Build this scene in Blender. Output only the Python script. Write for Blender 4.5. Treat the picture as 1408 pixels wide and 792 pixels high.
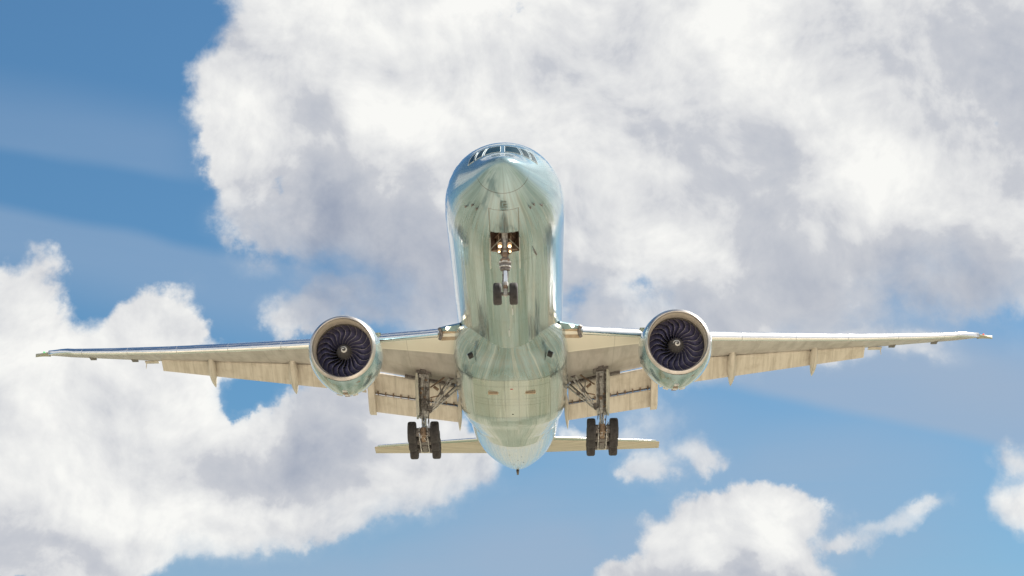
import bpy, bmesh, math, random
from mathutils import Vector, Matrix
R = math.radians
rnd = random.Random(7)
for o in list(bpy.data.objects):
    bpy.data.objects.remove(o)
scene = bpy.context.scene
COL = scene.collection

# ------------------------------------------------------------------ camera
cam = bpy.data.cameras.new('camera')
cam.sensor_width = 36.0
cam.lens = 84.185
cam.clip_start = 0.5
cam.clip_end = 60000
camo = bpy.data.objects.new('camera', cam)
camo.location = (0, 0, 1.7)
camo.rotation_euler = (R(90 + 15.3), 0, 0)
COL.objects.link(camo)
scene.camera = camo

# ------------------------------------------------------------------ light and exposure
SUN = Vector((0.60, 0.33, 0.73)).normalized()          # towards the sun: high, right, beyond the plane
SUN_EL = math.asin(SUN.z)
SUN_AZ = math.atan2(SUN.x, SUN.y)
SKY_STRENGTH = 0.1
EXPOSURE = 1.0
sl = bpy.data.lights.new('sun', 'SUN')
sl.energy = 5.0
sl.angle = R(0.5)
sl.color = (1.0, 0.95, 0.87)
so = bpy.data.objects.new('sun', sl)
so.rotation_euler = SUN.to_track_quat('Z', 'Y').to_euler()
COL.objects.link(so)
scene.view_settings.view_transform = 'Standard'
scene.view_settings.look = 'None'
scene.view_settings.exposure = EXPOSURE
scene.view_settings.gamma = 1.0
scene.view_settings.use_curve_mapping = False
scene.render.engine = 'CYCLES'
scene.cycles.use_denoising = True
scene.cycles.max_bounces = 8
scene.cycles.sample_clamp_indirect = 6.0


# ------------------------------------------------------------------ node expression helper
class N:
    """A socket of a node tree that can be added, multiplied, compared..."""
    def __init__(s, nt, sock):
        s.nt, s.k = nt, sock

    def _m(s, op, *a, clamp=False):
        n = s.nt.nodes.new('ShaderNodeMath')
        n.operation = op
        n.use_clamp = clamp
        for i, v in enumerate((s,) + a):
            if isinstance(v, N):
                s.nt.links.new(v.k, n.inputs[i])
            else:
                n.inputs[i].default_value = v
        return N(s.nt, n.outputs[0])

    def __add__(s, o): return s._m('ADD', o)
    __radd__ = __add__
    def __sub__(s, o): return s._m('SUBTRACT', o)
    def __rsub__(s, o): return (s * -1.0) + o
    def __mul__(s, o): return s._m('MULTIPLY', o)
    __rmul__ = __mul__
    def __truediv__(s, o): return s._m('DIVIDE', o)
    def max(s, o): return s._m('MAXIMUM', o)
    def min(s, o): return s._m('MINIMUM', o)
    def smax(s, o, k): return s._m('SMOOTH_MAX', o, k)
    def pow(s, e): return s._m('POWER', e)
    def abs(s): return s._m('ABSOLUTE')
    def sat(s): return s._m('ADD', 0.0, clamp=True)

    def ramp(s, a, b, lo=0.0, hi=1.0, smooth=True):
        n = s.nt.nodes.new('ShaderNodeMapRange')
        n.interpolation_type = 'SMOOTHSTEP' if smooth else 'LINEAR'
        s.nt.links.new(s.k, n.inputs[0])
        for i, v in enumerate((a, b, lo, hi)):
            n.inputs[i + 1].default_value = v
        return N(s.nt, n.outputs[0])


def link(nt, v, sock):
    if isinstance(v, N):
        nt.links.new(v.k, sock)
    elif isinstance(v, (tuple, list)) and len(v) == 3 and len(sock.default_value) == 4:
        sock.default_value = (*v, 1)
    else:
        sock.default_value = v


def vec(nt, x, y, z):
    n = nt.nodes.new('ShaderNodeCombineXYZ')
    for i, v in enumerate((x, y, z)):
        link(nt, v, n.inputs[i])
    return N(nt, n.outputs[0])


def sep(nt, v):
    n = nt.nodes.new('ShaderNodeSeparateXYZ')
    link(nt, v, n.inputs[0])
    return [N(nt, o) for o in n.outputs]


def vmath(nt, op, a, b=None, scale=None):
    n = nt.nodes.new('ShaderNodeVectorMath')
    n.operation = op
    link(nt, a, n.inputs[0])
    if b is not None:
        link(nt, b, n.inputs[1])
    if scale is not None:
        n.inputs['Scale'].default_value = scale
    return N(nt, n.outputs['Value' if op in ('LENGTH', 'DOT_PRODUCT') else 'Vector'])


def mapping(nt, v, loc=(0, 0, 0), rot=(0, 0, 0), scale=(1, 1, 1), kind='POINT'):
    n = nt.nodes.new('ShaderNodeMapping')
    n.vector_type = kind
    link(nt, v, n.inputs[0])
    n.inputs['Location'].default_value = loc
    n.inputs['Rotation'].default_value = rot
    n.inputs['Scale'].default_value = scale
    return N(nt, n.outputs[0])


def noise(nt, v, scale, detail=4.0, rough=0.5, dist=0.0, color=False):
    n = nt.nodes.new('ShaderNodeTexNoise')
    link(nt, v, n.inputs['Vector'])
    n.inputs['Scale'].default_value = scale
    n.inputs['Detail'].default_value = detail
    n.inputs['Roughness'].default_value = rough
    n.inputs['Distortion'].default_value = dist
    return N(nt, n.outputs['Color' if color else 'Fac'])


def mix(nt, f, a, b):
    n = nt.nodes.new('ShaderNodeMix')
    n.data_type = 'RGBA'
    link(nt, f, n.inputs[0])
    link(nt, a, n.inputs[6])
    link(nt, b, n.inputs[7])
    return N(nt, n.outputs[2])


def coords(nt, kind='Object'):
    return N(nt, nt.nodes.new('ShaderNodeTexCoord').outputs[kind])


def srgb(r, g, b):
    return tuple(((c / 255) / 12.92 if c <= 10 else (((c / 255) + .055) / 1.055) ** 2.4) for c in (r, g, b))


# ------------------------------------------------------------------ sky: Nishita air with cumulus, by compass direction
world = bpy.data.worlds.new('World')
scene.world = world
world.use_nodes = True
world.cycles.sampling_method = 'MANUAL'
world.cycles.sample_map_resolution = 512


def build_sky():
    nt = world.node_tree
    nt.nodes.clear()
    out = nt.nodes.new('ShaderNodeOutputWorld')
    bg = nt.nodes.new('ShaderNodeBackground')
    bg.inputs[1].default_value = SKY_STRENGTH
    nt.links.new(bg.outputs[0], out.inputs[0])
    sky = nt.nodes.new('ShaderNodeTexSky')
    sky.sky_type = 'NISHITA'
    sky.sun_disc = False
    sky.sun_elevation = SUN_EL
    sky.sun_rotation = SUN_AZ
    sky.air_density = 1.0
    sky.dust_density = 0.6
    sky.ozone_density = 1.6
    skyc = N(nt, sky.outputs[0])
    d = coords(nt, 'Generated')
    x, y, z = sep(nt, d)
    az = x._m('ARCTAN2', y) * 57.29578
    el = z.max(-1.0).min(1.0)._m('ARCSINE') * 57.29578
    p = vec(nt, az, el, 0.0)
    # ragged edges: the place looked up wanders with noise at several sizes
    w1 = mapping(nt, noise(nt, d, 13.0, 3.0, 0.5, color=True), loc=(-.5, -.5, -.5))
    w2 = mapping(nt, noise(nt, d, 70.0, 5.0, 0.6, color=True), loc=(-.5, -.5, -.5))
    pw = vmath(nt, 'ADD', p, vmath(nt, 'SCALE', w1, scale=3.0))
    pw = vmath(nt, 'ADD', pw, vmath(nt, 'SCALE', w2, scale=1.1))

    def after(acc, q):
        # q unchanged, but evaluated only once acc is known: keeps the shader's working memory small
        if acc is None:
            return q
        n = nt.nodes.new('ShaderNodeVectorMath')
        n.operation = 'MULTIPLY_ADD'
        nt.links.new(acc.k, n.inputs[0])
        n.inputs[1].default_value = (1e-7, 1e-7, 1e-7)
        nt.links.new(q.k, n.inputs[2])
        return N(nt, n.outputs[0])

    def field(blobs, q, k=0.35, start=-1.5):
        acc = None
        for (a, e, ra, re, rot, amp) in blobs:
            m = mapping(nt, after(acc, q), loc=(a, e, 0), rot=(0, 0, R(rot)), scale=(ra, re, 1), kind='TEXTURE')
            L = vmath(nt, 'DOT_PRODUCT', m, m)
            f = (1.0 - L) * 1.0 + (amp - 1.0)
            acc = f if acc is None else (acc.smax(f, k) if k else acc.max(f))
        return acc.max(start)

    def summed(blobs, q):
        acc = None
        for (a, e, ra, re, rot, amp) in blobs:
            m = mapping(nt, after(acc, q), loc=(a, e, 0), rot=(0, 0, R(rot)), scale=(ra, re, 1), kind='TEXTURE')
            f = vmath(nt, 'LENGTH', m).ramp(1.0, 0.0, 0.0, amp)
            acc = f if acc is None else acc + f
        return acc

    base = field(CLOUDS, pw) - summed(GAPS, pw)
    # clouds over the rest of the sky
    gen = noise(nt, d, 2.6, 6.0, 0.55)
    inside = (az.abs().ramp(13.0, 16.0, 1.0, 0.0)) * (el.ramp(26.0, 23.0, 0.0, 1.0)) * y.ramp(0.0, 0.1)
    base = base.max((gen + az._m('MULTIPLY', 0.01745)._m('SINE') * 0.13).ramp(0.42, 0.66, -1.2, 1.0, False) - inside * 4.0)
    # billows; the same field looked up a little towards the sun tells the lit flank from the shaded one
    tow = lambda k: vmath(nt, 'ADD', d, (SUN.x * k, SUN.y * .3 * k, SUN.z * k))
    b1 = noise(nt, d, 24.0, 10.0, 0.58, 0.25)
    b2 = noise(nt, tow(.006), 24.0, 10.0, 0.58, 0.25)
    s1 = noise(nt, d, 17.0, 3.0, 0.42, 0.6)
    s2 = noise(nt, tow(.022), 17.0, 3.0, 0.42, 0.6)
    c1 = noise(nt, d, 8.0, 2.0, 0.45, 0.3)
    c2 = noise(nt, tow(.04), 8.0, 2.0, 0.45, 0.3)
    dens = base * 1.05 + (b1 - 0.5) * 1.5 + (s1 - 0.5) * 0.5 + 0.10
    edge = summed(SOFT, p).min(1.0)
    alpha_h = dens.ramp(-0.08, 0.40)
    alpha_s = dens.ramp(-0.55, 0.95)
    alpha = alpha_h * (1.0 - edge) + alpha_s * edge
    light = (b1 - b2) * 1.3 + (s1 - s2) * 0.8 + (c1 - c2) * 1.3 + 0.71 + summed(TONE, pw)
    ccol = mix(nt, light.ramp(-0.30, 0.62, 0.0, 1.0, False), C_DARK, C_MID)
    ccol = mix(nt, light.ramp(0.5, 1.0, 0.0, 1.0, False), ccol, C_LIGHT)
    # thin high veil drawn out in streaks
    vs = noise(nt, mapping(nt, p, rot=(0, 0, R(12)), scale=(0.05, 0.45, 1)), 1.0, 5.0, 0.6, 0.4)
    veil = (summed(VEIL, vmath(nt, 'ADD', p, vmath(nt, 'SCALE', w1, scale=1.2))) * (vs * 0.9 + 0.55)).min(0.85).max(0.0)
    hsv = nt.nodes.new('ShaderNodeHueSaturation')
    hsv.inputs['Saturation'].default_value = SKY_SAT
    hsv.inputs['Value'].default_value = SKY_VAL
    nt.links.new(skyc.k, hsv.inputs['Color'])
    air = mix(nt, 1.0, (0, 0, 0), N(nt, hsv.outputs[0]))
    tint = nt.nodes.new('ShaderNodeMix')
    tint.data_type = 'RGBA'
    tint.blend_type = 'MULTIPLY'
    tint.inputs[0].default_value = 1.0
    nt.links.new(air.k, tint.inputs[6])
    tint.inputs[7].default_value = (*SKY_TINT, 1)
    air = N(nt, tint.outputs[2])
    air = mix(nt, veil, air, C_VEIL)
    # drawn-out sheets of thin cloud with one firm edge: line (azimuth, elevation, slope), lit side, width, window
    for (a0, e0, sl_, curve, side, wid, w0, w1_, amp) in SHEETS:
        t = (el - (az - a0) * sl_ - (az - a0).pow(2.0) * curve - e0 + (c1 - 0.5) * 0.6 + (s1 - 0.5) * 0.3) * side
        band = t.ramp(-0.10, 0.30) * t.ramp(wid, wid * 0.35) * az.ramp(w0, w0 + 2.5) * az.ramp(w1_, w1_ - 2.5) * y.ramp(0.0, 0.1)
        air = mix(nt, band * (vs * 0.7 + 0.65) * amp, air, C_VEIL)
    # pale dusty air low down
    air = mix(nt, el.ramp(9.5, 0.0, 0.0, 0.85), air, C_DUST)
    final = mix(nt, alpha, air, ccol)
    nt.links.new(final.k, bg.inputs[0])


K = 1.0 / (SKY_STRENGTH * 2 ** EXPOSURE)
def level(r, g, b):
    return tuple(c * K for c in srgb(r, g, b))
C_DARK = level(146, 157, 178)
C_MID = level(208, 210, 215)
C_LIGHT = level(249, 249, 246)
C_VEIL = level(158, 179, 204)
C_DUST = level(186, 196, 204)
SHEETS = [(-12.4, 18.1, -0.10, -0.004, 1, 2.3, -16, -6.5, .27), (-12.4, 16.95, -0.17, 0.0, -1, 2.6, -18, -2.5, .40),
          (6.0, 12.55, -0.20, -0.006, 1, 3.6, 2.0, 18, .75)]
SKY_SAT, SKY_VAL, SKY_TINT = 1.04, .52, (.54, .84, .96)


def at(u, v):                 # degrees of azimuth and elevation
    return ((u - 704) * 0.01765, 15.3 - (v - 396) * 0.0174)


def B(u, v, ru, rv, rot=0, amp=1.0):
    a, e = at(u, v)
    return (a, e, ru * 0.01765, rv * 0.0174, rot, amp)


CLOUDS = [
    B(430, 150, 190, 160), B(520, 40, 230, 130), B(490, 260, 230, 120), B(660, 130, 280, 210), B(640, 350, 220, 120),
    B(860, 150, 330, 250), B(1000, 330, 300, 150), B(1160, 150, 320, 260), B(1310, 290, 230, 130), B(700, -10, 300, 60), B(340, 212, 75, 75, 0, 1.35), B(1390, 90, 220, 220),
    B(450, 440, 150, 45, 0, .6), B(1010, 430, 260, 80, 0, .9),
    B(5, 482, 74, 134), B(0, 590, 190, 190), B(190, 480, 85, 80), B(200, 570, 200, 120), B(150, 690, 290, 100),
    B(420, 620, 200, 100), B(550, 650, 160, 75), B(330, 690, 220, 65), B(60, 785, 120, 30, 0, .8),
    B(1130, 475, 300, 45, -4, .42), B(830, 575, 120, 40, 0, .12),
    B(1010, 765, 135, 95), B(930, 792, 110, 45), B(1060, 730, 85, 60), B(1195, 745, 125, 26, 3, .26), B(1272, 730, 62, 24, 0, .36),
    B(922, 625, 48, 58, 0, .48), B(900, 565, 90, 60, 0, .12), B(1400, 640, 45, 36, 0, .45), B(1412, 712, 50, 50, 0, .7), B(600, 440, 170, 55, 0, .5), B(860, 440, 190, 45, 0, .7), B(1350, 400, 150, 60, 0, .55),
    B(990, 620, 60, 40, 0, .35),
    # clouds added out of frame, left banks and right bright field, for the airliner's reflections
    (-106, 62, 60, 11, 4, 1.5), (-104, 24, 60, 11, -3, 1.4), (-150, 38, 30, 12, 10, 1.0), (36, 22, 22, 16, 0, 1.1), (45, 54, 34, 15, 0, 1.3), (-42, 19, 16, 8, 0, .7), (115, 42, 55, 26, 0, 1.0), (150, 25, 40, 16, 0, 1.0),
]
GAPS = [B(330, 548, 95, 52, 0, 1.75), B(235, 425, 60, 40, 0, .5)]
SOFT = [B(420, 380, 200, 70, 0, .9), B(330, 310, 90, 50, 0, .5), B(560, 420, 260, 130, 0, .9), B(1000, 470, 420, 130, 0, 1.0), B(920, 600, 130, 110, 0, 1.), B(600, 690, 200, 90, 0, .7),
        B(1330, 430, 220, 130, 0, .9), B(1390, 680, 120, 150, 0, 1.0), B(330, 740, 260, 80, 0, .6), B(1240, 740, 170, 80, 0, 1.3), B(330, 548, 110, 60, 0, .6)]
TONE = [B(580, 380, 280, 150, 0, -.60), B(400, 290, 160, 100, 0, -.5), B(420, 190, 130, 80, 0, -.25), B(560, 235, 150, 70, -35, -.2), B(650, 250, 110, 40, 20, .3), B(740, 90, 280, 110, 0, -.3), B(560, 250, 200, 90, 30, -.15), B(1110, 225, 90, 90, 0, -.2),
        B(1370, 190, 170, 180, 0, -.38), B(1300, 400, 260, 90, 0, -.2), B(380, 635, 200, 55, 0, -.5), B(430, 590, 120, 60, 0, -.25), B(120, 745, 220, 40, 0, -.2),
        B(1235, 260, 190, 160, 20, .20), B(1000, 60, 300, 150, 15, .16), B(900, 330, 200, 90, 0, .2), B(310, 190, 90, 120, 0, .2), B(640, 10, 120, 50, 0, .2),
        B(60, 500, 160, 120, 0, .14), B(450, 695, 260, 40, 0, .12), B(170, 540, 130, 60, 0, -.12), B(1010, 720, 160, 80, 0, .25), B(990, 800, 190, 40, 0, -.4), B(900, 430, 240, 90, 0, -.35), B(540, 440, 220, 70, 0, -.3), B(1300, 420, 240, 90, 0, -.2)]
VEIL = [B(1200, 500, 420, 85, -8, .8), B(1390, 540, 200, 90, 0, .4), B(700, 800, 1100, 160, 0, .75),
        B(820, 560, 260, 90, 0, .5), B(1100, 660, 520, 170, 0, .6), B(720, 700, 260, 120, 0, .3)]
build_sky()


# ------------------------------------------------------------------ materials
def material(name):
    m = bpy.data.materials.new(name)
    m.use_nodes = True
    nt = m.node_tree
    b = nt.nodes['Principled BSDF']
    return m, nt, b


def bump(nt, b, h, strength, dist=0.02):
    n = nt.nodes.new('ShaderNodeBump')
    n.inputs['Strength'].default_value = strength
    n.inputs['Distance'].default_value = dist
    nt.links.new(h.k, n.inputs['Height'])
    nt.links.new(n.outputs[0], b.inputs['Normal'])
    return n


def line(c, at_, half):                   # 1 on a line at the given coordinate
    return (c - at_).abs().ramp(half, half * 0.5, 0.0, 1.0)


def box_outline(a, b, a0, a1, b0, b1, half):
    """1 on the outline of a rectangle in the two coordinates a and b"""
    ca, cb, ha, hb = (a0 + a1) / 2, (b0 + b1) / 2, (a1 - a0) / 2, (b1 - b0) / 2
    dist = ((a - ca).abs() - ha).max((b - cb).abs() - hb)
    return dist.abs().ramp(half, half * 0.5, 0.0, 1.0)


def plain(name, col, rough=0.5, metal=0.0, coat=0.0, dirt=0.25, scale=4.0, stretch=(1, 1, 1), spec=0.5):
    m, nt, b = material(name)
    o = coords(nt)
    n = noise(nt, mapping(nt, o, scale=stretch), scale, 6.0, 0.6)
    f = n.ramp(0.35, 0.75)
    link(nt, mix(nt, f, col, tuple(c * (1 - dirt) for c in col)), b.inputs['Base Color'])
    link(nt, f * 0.15 + rough, b.inputs['Roughness'])
    b.inputs['Metallic'].default_value = metal
    b.inputs['Coat Weight'].default_value = coat
    b.inputs['Specular IOR Level'].default_value = spec
    return m


def glow(name, col, strength):
    m, nt, b = material(name)
    b.inputs['Base Color'].default_value = (*col, 1)
    b.inputs['Emission Color'].default_value = (*col, 1)
    b.inputs['Emission Strength'].default_value = strength
    return m


def paint_material(name, kind):
    """pale ice-blue gloss paint; the UV map is (station along, metres round)"""
    m, nt, b = material(name)
    o = coords(nt)
    x, y, z = sep(nt, o)
    uv = coords(nt, 'UV')
    u, v, _ = sep(nt, uv)
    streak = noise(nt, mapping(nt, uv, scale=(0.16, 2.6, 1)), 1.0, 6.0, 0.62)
    fine = noise(nt, mapping(nt, uv, scale=(1.5, 14, 1)), 1.0, 4.0, 0.6)
    col = mix(nt, streak.ramp(0.3, 0.8), PAINT, PAINT2)
    soil_and_reflection = (z.ramp(-1.8, -3.0, 0.0, 1.0) * streak.ramp(0.42, 0.75) * 0.6 + z.ramp(-1.5, -3.2, 0.0, 0.35) * fine.ramp(0.4, 0.7)).sat()  # belly dirt, its streaks also painted in for dark reflections
    col = mix(nt, soil_and_reflection, col, SOIL_AND_REFLECTION)
    reflection_streak = noise(nt, mapping(nt, uv, scale=(0.045, 4.5, 1)), 1.0, 5.0, 0.65)  # dark and pale streaks painted in for ground reflections on the belly
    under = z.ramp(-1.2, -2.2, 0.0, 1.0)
    col = mix(nt, reflection_streak.ramp(0.52, 0.66) * under * y.ramp(2.0, 7.0, 0.3, 1.0) * 0.42, col, (0.13, 0.135, 0.11))
    col = mix(nt, reflection_streak.ramp(0.46, 0.36) * under * y.ramp(2.0, 7.0, 0.3, 1.0) * 0.5, col, (0.50, 0.52, 0.49))
    if kind == 'fuselage':
        lines = line(y, 1.55, 0.035) * z.ramp(-1.35, -1.7, 0.15, 1.0)
        for s in (9.6, 14.8, 20.0, 25.2, 47.0, 52.2, 57.4, 62.6):
            lines = lines.max(line(y, s, 0.09) * 0.5)
        belly = z.ramp(-1.5, -1.9, 0.0, 1.0)
        for a in (-3.6, -2.0, 2.0, 3.6):
            lines = lines.max(line(v, a, 0.022) * 0.45)
        lines = lines.max(box_outline(x, y, -0.72, 0.72, 3.0, 5.43, 0.04) * belly)
        lines = lines.max(line(x, 0.0, 0.015) * belly * y.ramp(2.98, 3.0) * y.ramp(5.43, 5.42))
        for y0 in (6.3, 17.5):
            lines = lines.max(box_outline(y, z, y0, y0 + 1.1, -0.75, 1.15, 0.025))
        lines = lines.max(box_outline(x, y, 0.55, 0.95, 9.6, 10.2, 0.015) * belly)
        lines = lines.max(box_outline(x, y, -1.15, -0.75, 11.2, 11.8, 0.015) * belly)
        lines = lines.max(box_outline(x, y, -0.5, 0.5, 56.0, 57.0, 0.015) * belly)
        # cabin windows: a row of dark rounded panes along each side
        fy = (y / 0.53)._m('FRACT') - 0.5
        win = ((fy * 0.53 / 0.13).pow(2.0) + ((z - 0.62) / 0.18).pow(2.0)).ramp(1.05, 0.95) * y.ramp(8.0, 8.1) * y.ramp(58.0, 57.9) * x.abs().ramp(2.0, 2.1)
        col = mix(nt, win, col, (0.02, 0.03, 0.04))
    elif kind == 'fairing':
        lines = line(x, 0.42, 0.032).max(line(x, -0.42, 0.032)) * y.ramp(29.7, 29.8)
        for s in (29.8, 31.1, 33.9, 35.3, 38.3, 39.9):
            lines = lines.max(line(y, s, 0.10) * 0.75)
        lines = lines.max((line(x, 2.35, 0.032).max(line(x, -2.35, 0.032))) * y.ramp(29.7, 29.8))
        lines = lines.max(line(y, 34.6, 0.09) * 0.5).max(line(x.abs(), 1.45, 0.03) * y.ramp(33.9, 33.95) * y.ramp(38.3, 38.25) * 0.7)
        ws = noise(nt, mapping(nt, o, scale=(0.6, 5, 1)), 1.0, 5.0, 0.6)
        col = mix(nt, ws.ramp(0.45, 0.75, 0.0, 0.35), col, SOIL_AND_REFLECTION)
        doors = x.abs().ramp(2.36, 2.34) * y.ramp(29.8, 29.82) * y.ramp(38.3, 38.28)
        col = mix(nt, doors * 0.45, col, (0.60, 0.58, 0.48))
    else:
        lines = line(y, 1.75, 0.03).max(line(y, 3.35, 0.03)).max(line(x, 0.0, 0.03) * z.ramp(0.0, -0.1) * y.ramp(1.7, 1.8))
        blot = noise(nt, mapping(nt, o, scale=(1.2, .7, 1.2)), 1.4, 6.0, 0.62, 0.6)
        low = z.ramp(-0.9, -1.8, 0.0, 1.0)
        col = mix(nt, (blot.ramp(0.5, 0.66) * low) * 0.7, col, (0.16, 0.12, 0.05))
        lines = lines.max(box_outline(x, y, -0.5, 0.5, 2.0, 3.0, 0.02) * low)
    col = mix(nt, lines * 0.75, col, (0.05, 0.055, 0.05))
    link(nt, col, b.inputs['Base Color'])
    b.inputs['Metallic'].default_value = PAINT_METAL
    link(nt, streak * 0.12 + 0.16, b.inputs['Roughness'])
    b.inputs['Coat Weight'].default_value = 1.0
    b.inputs['Coat Roughness'].default_value = 0.04
    b.inputs['Coat IOR'].default_value = 1.6
    wav = noise(nt, mapping(nt, uv, scale=(0.035, 2.4, 1)), 1.0, 3.0, 0.55)
    bp = bump(nt, b, (wav * 1.0 + fine * 0.05) * y.ramp(1.0, 7.0, 0.25, 1.0), 0.75, 0.06)
    nt.links.new(bp.outputs[0], b.inputs['Coat Normal'])
    return m


PAINT = (0.23, 0.36, 0.40)
PAINT2 = (0.145, 0.235, 0.265)
SOIL_AND_REFLECTION = (0.26, 0.255, 0.21)
PAINT_METAL = 0.38
M = {}
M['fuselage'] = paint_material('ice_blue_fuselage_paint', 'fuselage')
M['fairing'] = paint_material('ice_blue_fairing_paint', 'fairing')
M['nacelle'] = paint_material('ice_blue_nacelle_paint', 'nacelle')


def wing_material():
    m, nt, b = material('grey_wing_paint')
    o = coords(nt)
    x, y, z = sep(nt, o)
    ax = x.abs()
    st = noise(nt, mapping(nt, o, scale=(1.2, 0.12, 1)), 1.6, 6.0, 0.62)
    bl = noise(nt, o, 0.5, 6.0, 0.62, 0.5)
    col = mix(nt, st.ramp(0.35, 0.75), (0.44, 0.415, 0.39), (0.31, 0.288, 0.27))
    col = mix(nt, bl.ramp(0.45, 0.72) * 0.5, col, (0.28, 0.25, 0.22))
    # pale fixed leading-edge panels in front of the wing box, inboard of the engine
    front = (y - (30.9 + (ax - 3.4) * 0.26)).ramp(0.03, -0.03) * ax.ramp(9.2, 9.1)
    soot = vmath(nt, 'LENGTH', vec(nt, (ax - 5.3) * 0.8, y - 37.6, 0.0)).ramp(2.6, 0.3)
    col = mix(nt, soot * bl.ramp(0.3, 0.6, 0.25, 0.75), col, (0.12, 0.105, 0.095))
    col = mix(nt, front * 0.9, col, (0.70, 0.665, 0.57))
    rim = line(y - (30.75 + (ax - 3.4) * 0.26), 0.0, 0.06) * ax.ramp(9.2, 9.1)
    col = mix(nt, rim * 0.6, col, (0.80, 0.77, 0.68))
    lines = line(y - (27.2 + (ax - 3.1) * 0.69), 1.9, 0.02) * ax.ramp(9.0, 9.2)
    for s in (6.2, 12.4, 15.5, 18.6, 21.7, 26.0, 28.6):
        lines = lines.max(line(ax, s, 0.02) * 0.6)
    lines = lines.max(line(y - (41.35 + (ax - 10) * 0.3625), -0.75, 0.03) * ax.ramp(23.3, 23.4) * ax.ramp(29.7, 29.6))
    col = mix(nt, lines * 0.6, col, (0.06, 0.055, 0.05))
    link(nt, col, b.inputs['Base Color'])
    link(nt, st * 0.2 + 0.32, b.inputs['Roughness'])
    bump(nt, b, st, 0.08, 0.02)
    return m


def flap_material():
    m, nt, b = material('beige_flap_paint')
    o = coords(nt)
    x, y, z = sep(nt, o)
    st = noise(nt, mapping(nt, o, scale=(2.6, 0.25, 0.25)), 1.5, 6.0, 0.65)
    col = mix(nt, st.ramp(0.35, 0.72), (0.58, 0.54, 0.475), (0.44, 0.40, 0.34))
    bl = noise(nt, o, 1.1, 5.0, 0.6)
    col = mix(nt, bl.ramp(0.5, 0.75) * 0.35, col, (0.26, 0.22, 0.16))
    fx = (x.abs() / 1.35)._m('FRACT') - 0.5
    col = mix(nt, fx.abs().ramp(0.015, 0.006) * 0.3, col, (0.1, 0.09, 0.07))
    link(nt, col, b.inputs['Base Color'])
    link(nt, st * 0.2 + 0.38, b.inputs['Roughness'])
    return m


M['wing'] = wing_material()
M['flap'] = flap_material()
M['slat'] = plain('polished_aluminium', (0.90, 0.90, 0.91), 0.16, 1.0, dirt=0.12, scale=2.0, stretch=(.3, .3, 3))
M['lip'] = plain('brushed_inlet_lip', (0.58, 0.55, 0.53), 0.34, 1.0, dirt=0.2, scale=3)
M['barrel'] = plain('grey_inlet_lining', (0.50, 0.45, 0.385), 0.5, 0.0, dirt=0.15, scale=3)
M['blade'] = plain('dark_composite_blade', (0.125, 0.122, 0.235), 0.42, 0.0, coat=0.5, dirt=0.3)
M['blade_edge'] = plain('titanium_blade_edge', (0.62, 0.60, 0.64), 0.5, 0.3, dirt=0.2)
M['dark'] = plain('near_black', (0.012, 0.012, 0.014), 0.7, dirt=0.3)  # near-black for the fan casing, the disc behind it and inlet mouths
M['spinner'] = plain('grey_spinner', (0.115, 0.11, 0.11), 0.4, dirt=0.3)
M['white'] = plain('white_marking', (0.82, 0.82, 0.80), 0.5, dirt=0.1)
M['steel'] = plain('grey_gear_paint', (0.62, 0.61, 0.60), 0.45, 0.1, dirt=0.6, scale=7)
M['steel_dark'] = plain('oily_gear_metal', (0.20, 0.18, 0.175), 0.45, 0.3, dirt=0.6, scale=9)
M['steel_brown'] = plain('worn_bronze_fitting', (0.30, 0.21, 0.15), 0.5, 0.3, dirt=0.5, scale=8)
M['chrome'] = plain('chrome_oleo', (0.75, 0.78, 0.82), 0.08, 1.0, dirt=0.05)
M['tyre'] = plain('black_rubber', (0.04, 0.037, 0.039), 0.7, dirt=0.35, scale=5)
M['rim'] = plain('wheel_rim_metal', (0.30, 0.30, 0.30), 0.4, 0.7, dirt=0.5, scale=9)
M['bay'] = plain('brown_bay_primer', (0.13, 0.075, 0.05), 0.6, dirt=0.5, scale=6)
M['glass'] = plain('cockpit_glass', (0.012, 0.035, 0.042), 0.2, 0.0, dirt=0.5, scale=1.5, spec=.2)
M['lamp'] = glow('landing_lamp', (1.0, 0.80, 0.52), 3.0)
M['lamp_halo'] = glow('amber_lamp_halo', (1.0, 0.52, 0.17), 0.75)  # amber glowing ring that imitates the halo round each lamp
M['lamp_small'] = glow('taxi_lamp', (1.0, 0.78, 0.48), 2.2)
M['lamp_root'] = glow('root_lamp', (1.0, 0.83, 0.58), 3.0)
M['door_paint'] = plain('pale_gear_door_paint', (0.50, 0.50, 0.43), 0.35, 0.0, coat=0.3, dirt=0.3, scale=3)
M['tan'] = plain('tan_primer', (0.40, 0.31, 0.21), 0.5, dirt=0.3)
M['mark'] = plain('dark_stencil_ink', (0.06, 0.07, 0.05), 0.5, dirt=0.2)
M['tail_paint'] = plain('beige_stabilizer_paint', (0.70, 0.60, 0.49), 0.4, dirt=0.35, scale=1.2, stretch=(.25, 3.0, 1))
M['nozzle'] = plain('burnt_nozzle_metal', (0.24, 0.21, 0.18), 0.4, 0.9, dirt=0.4)


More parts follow.
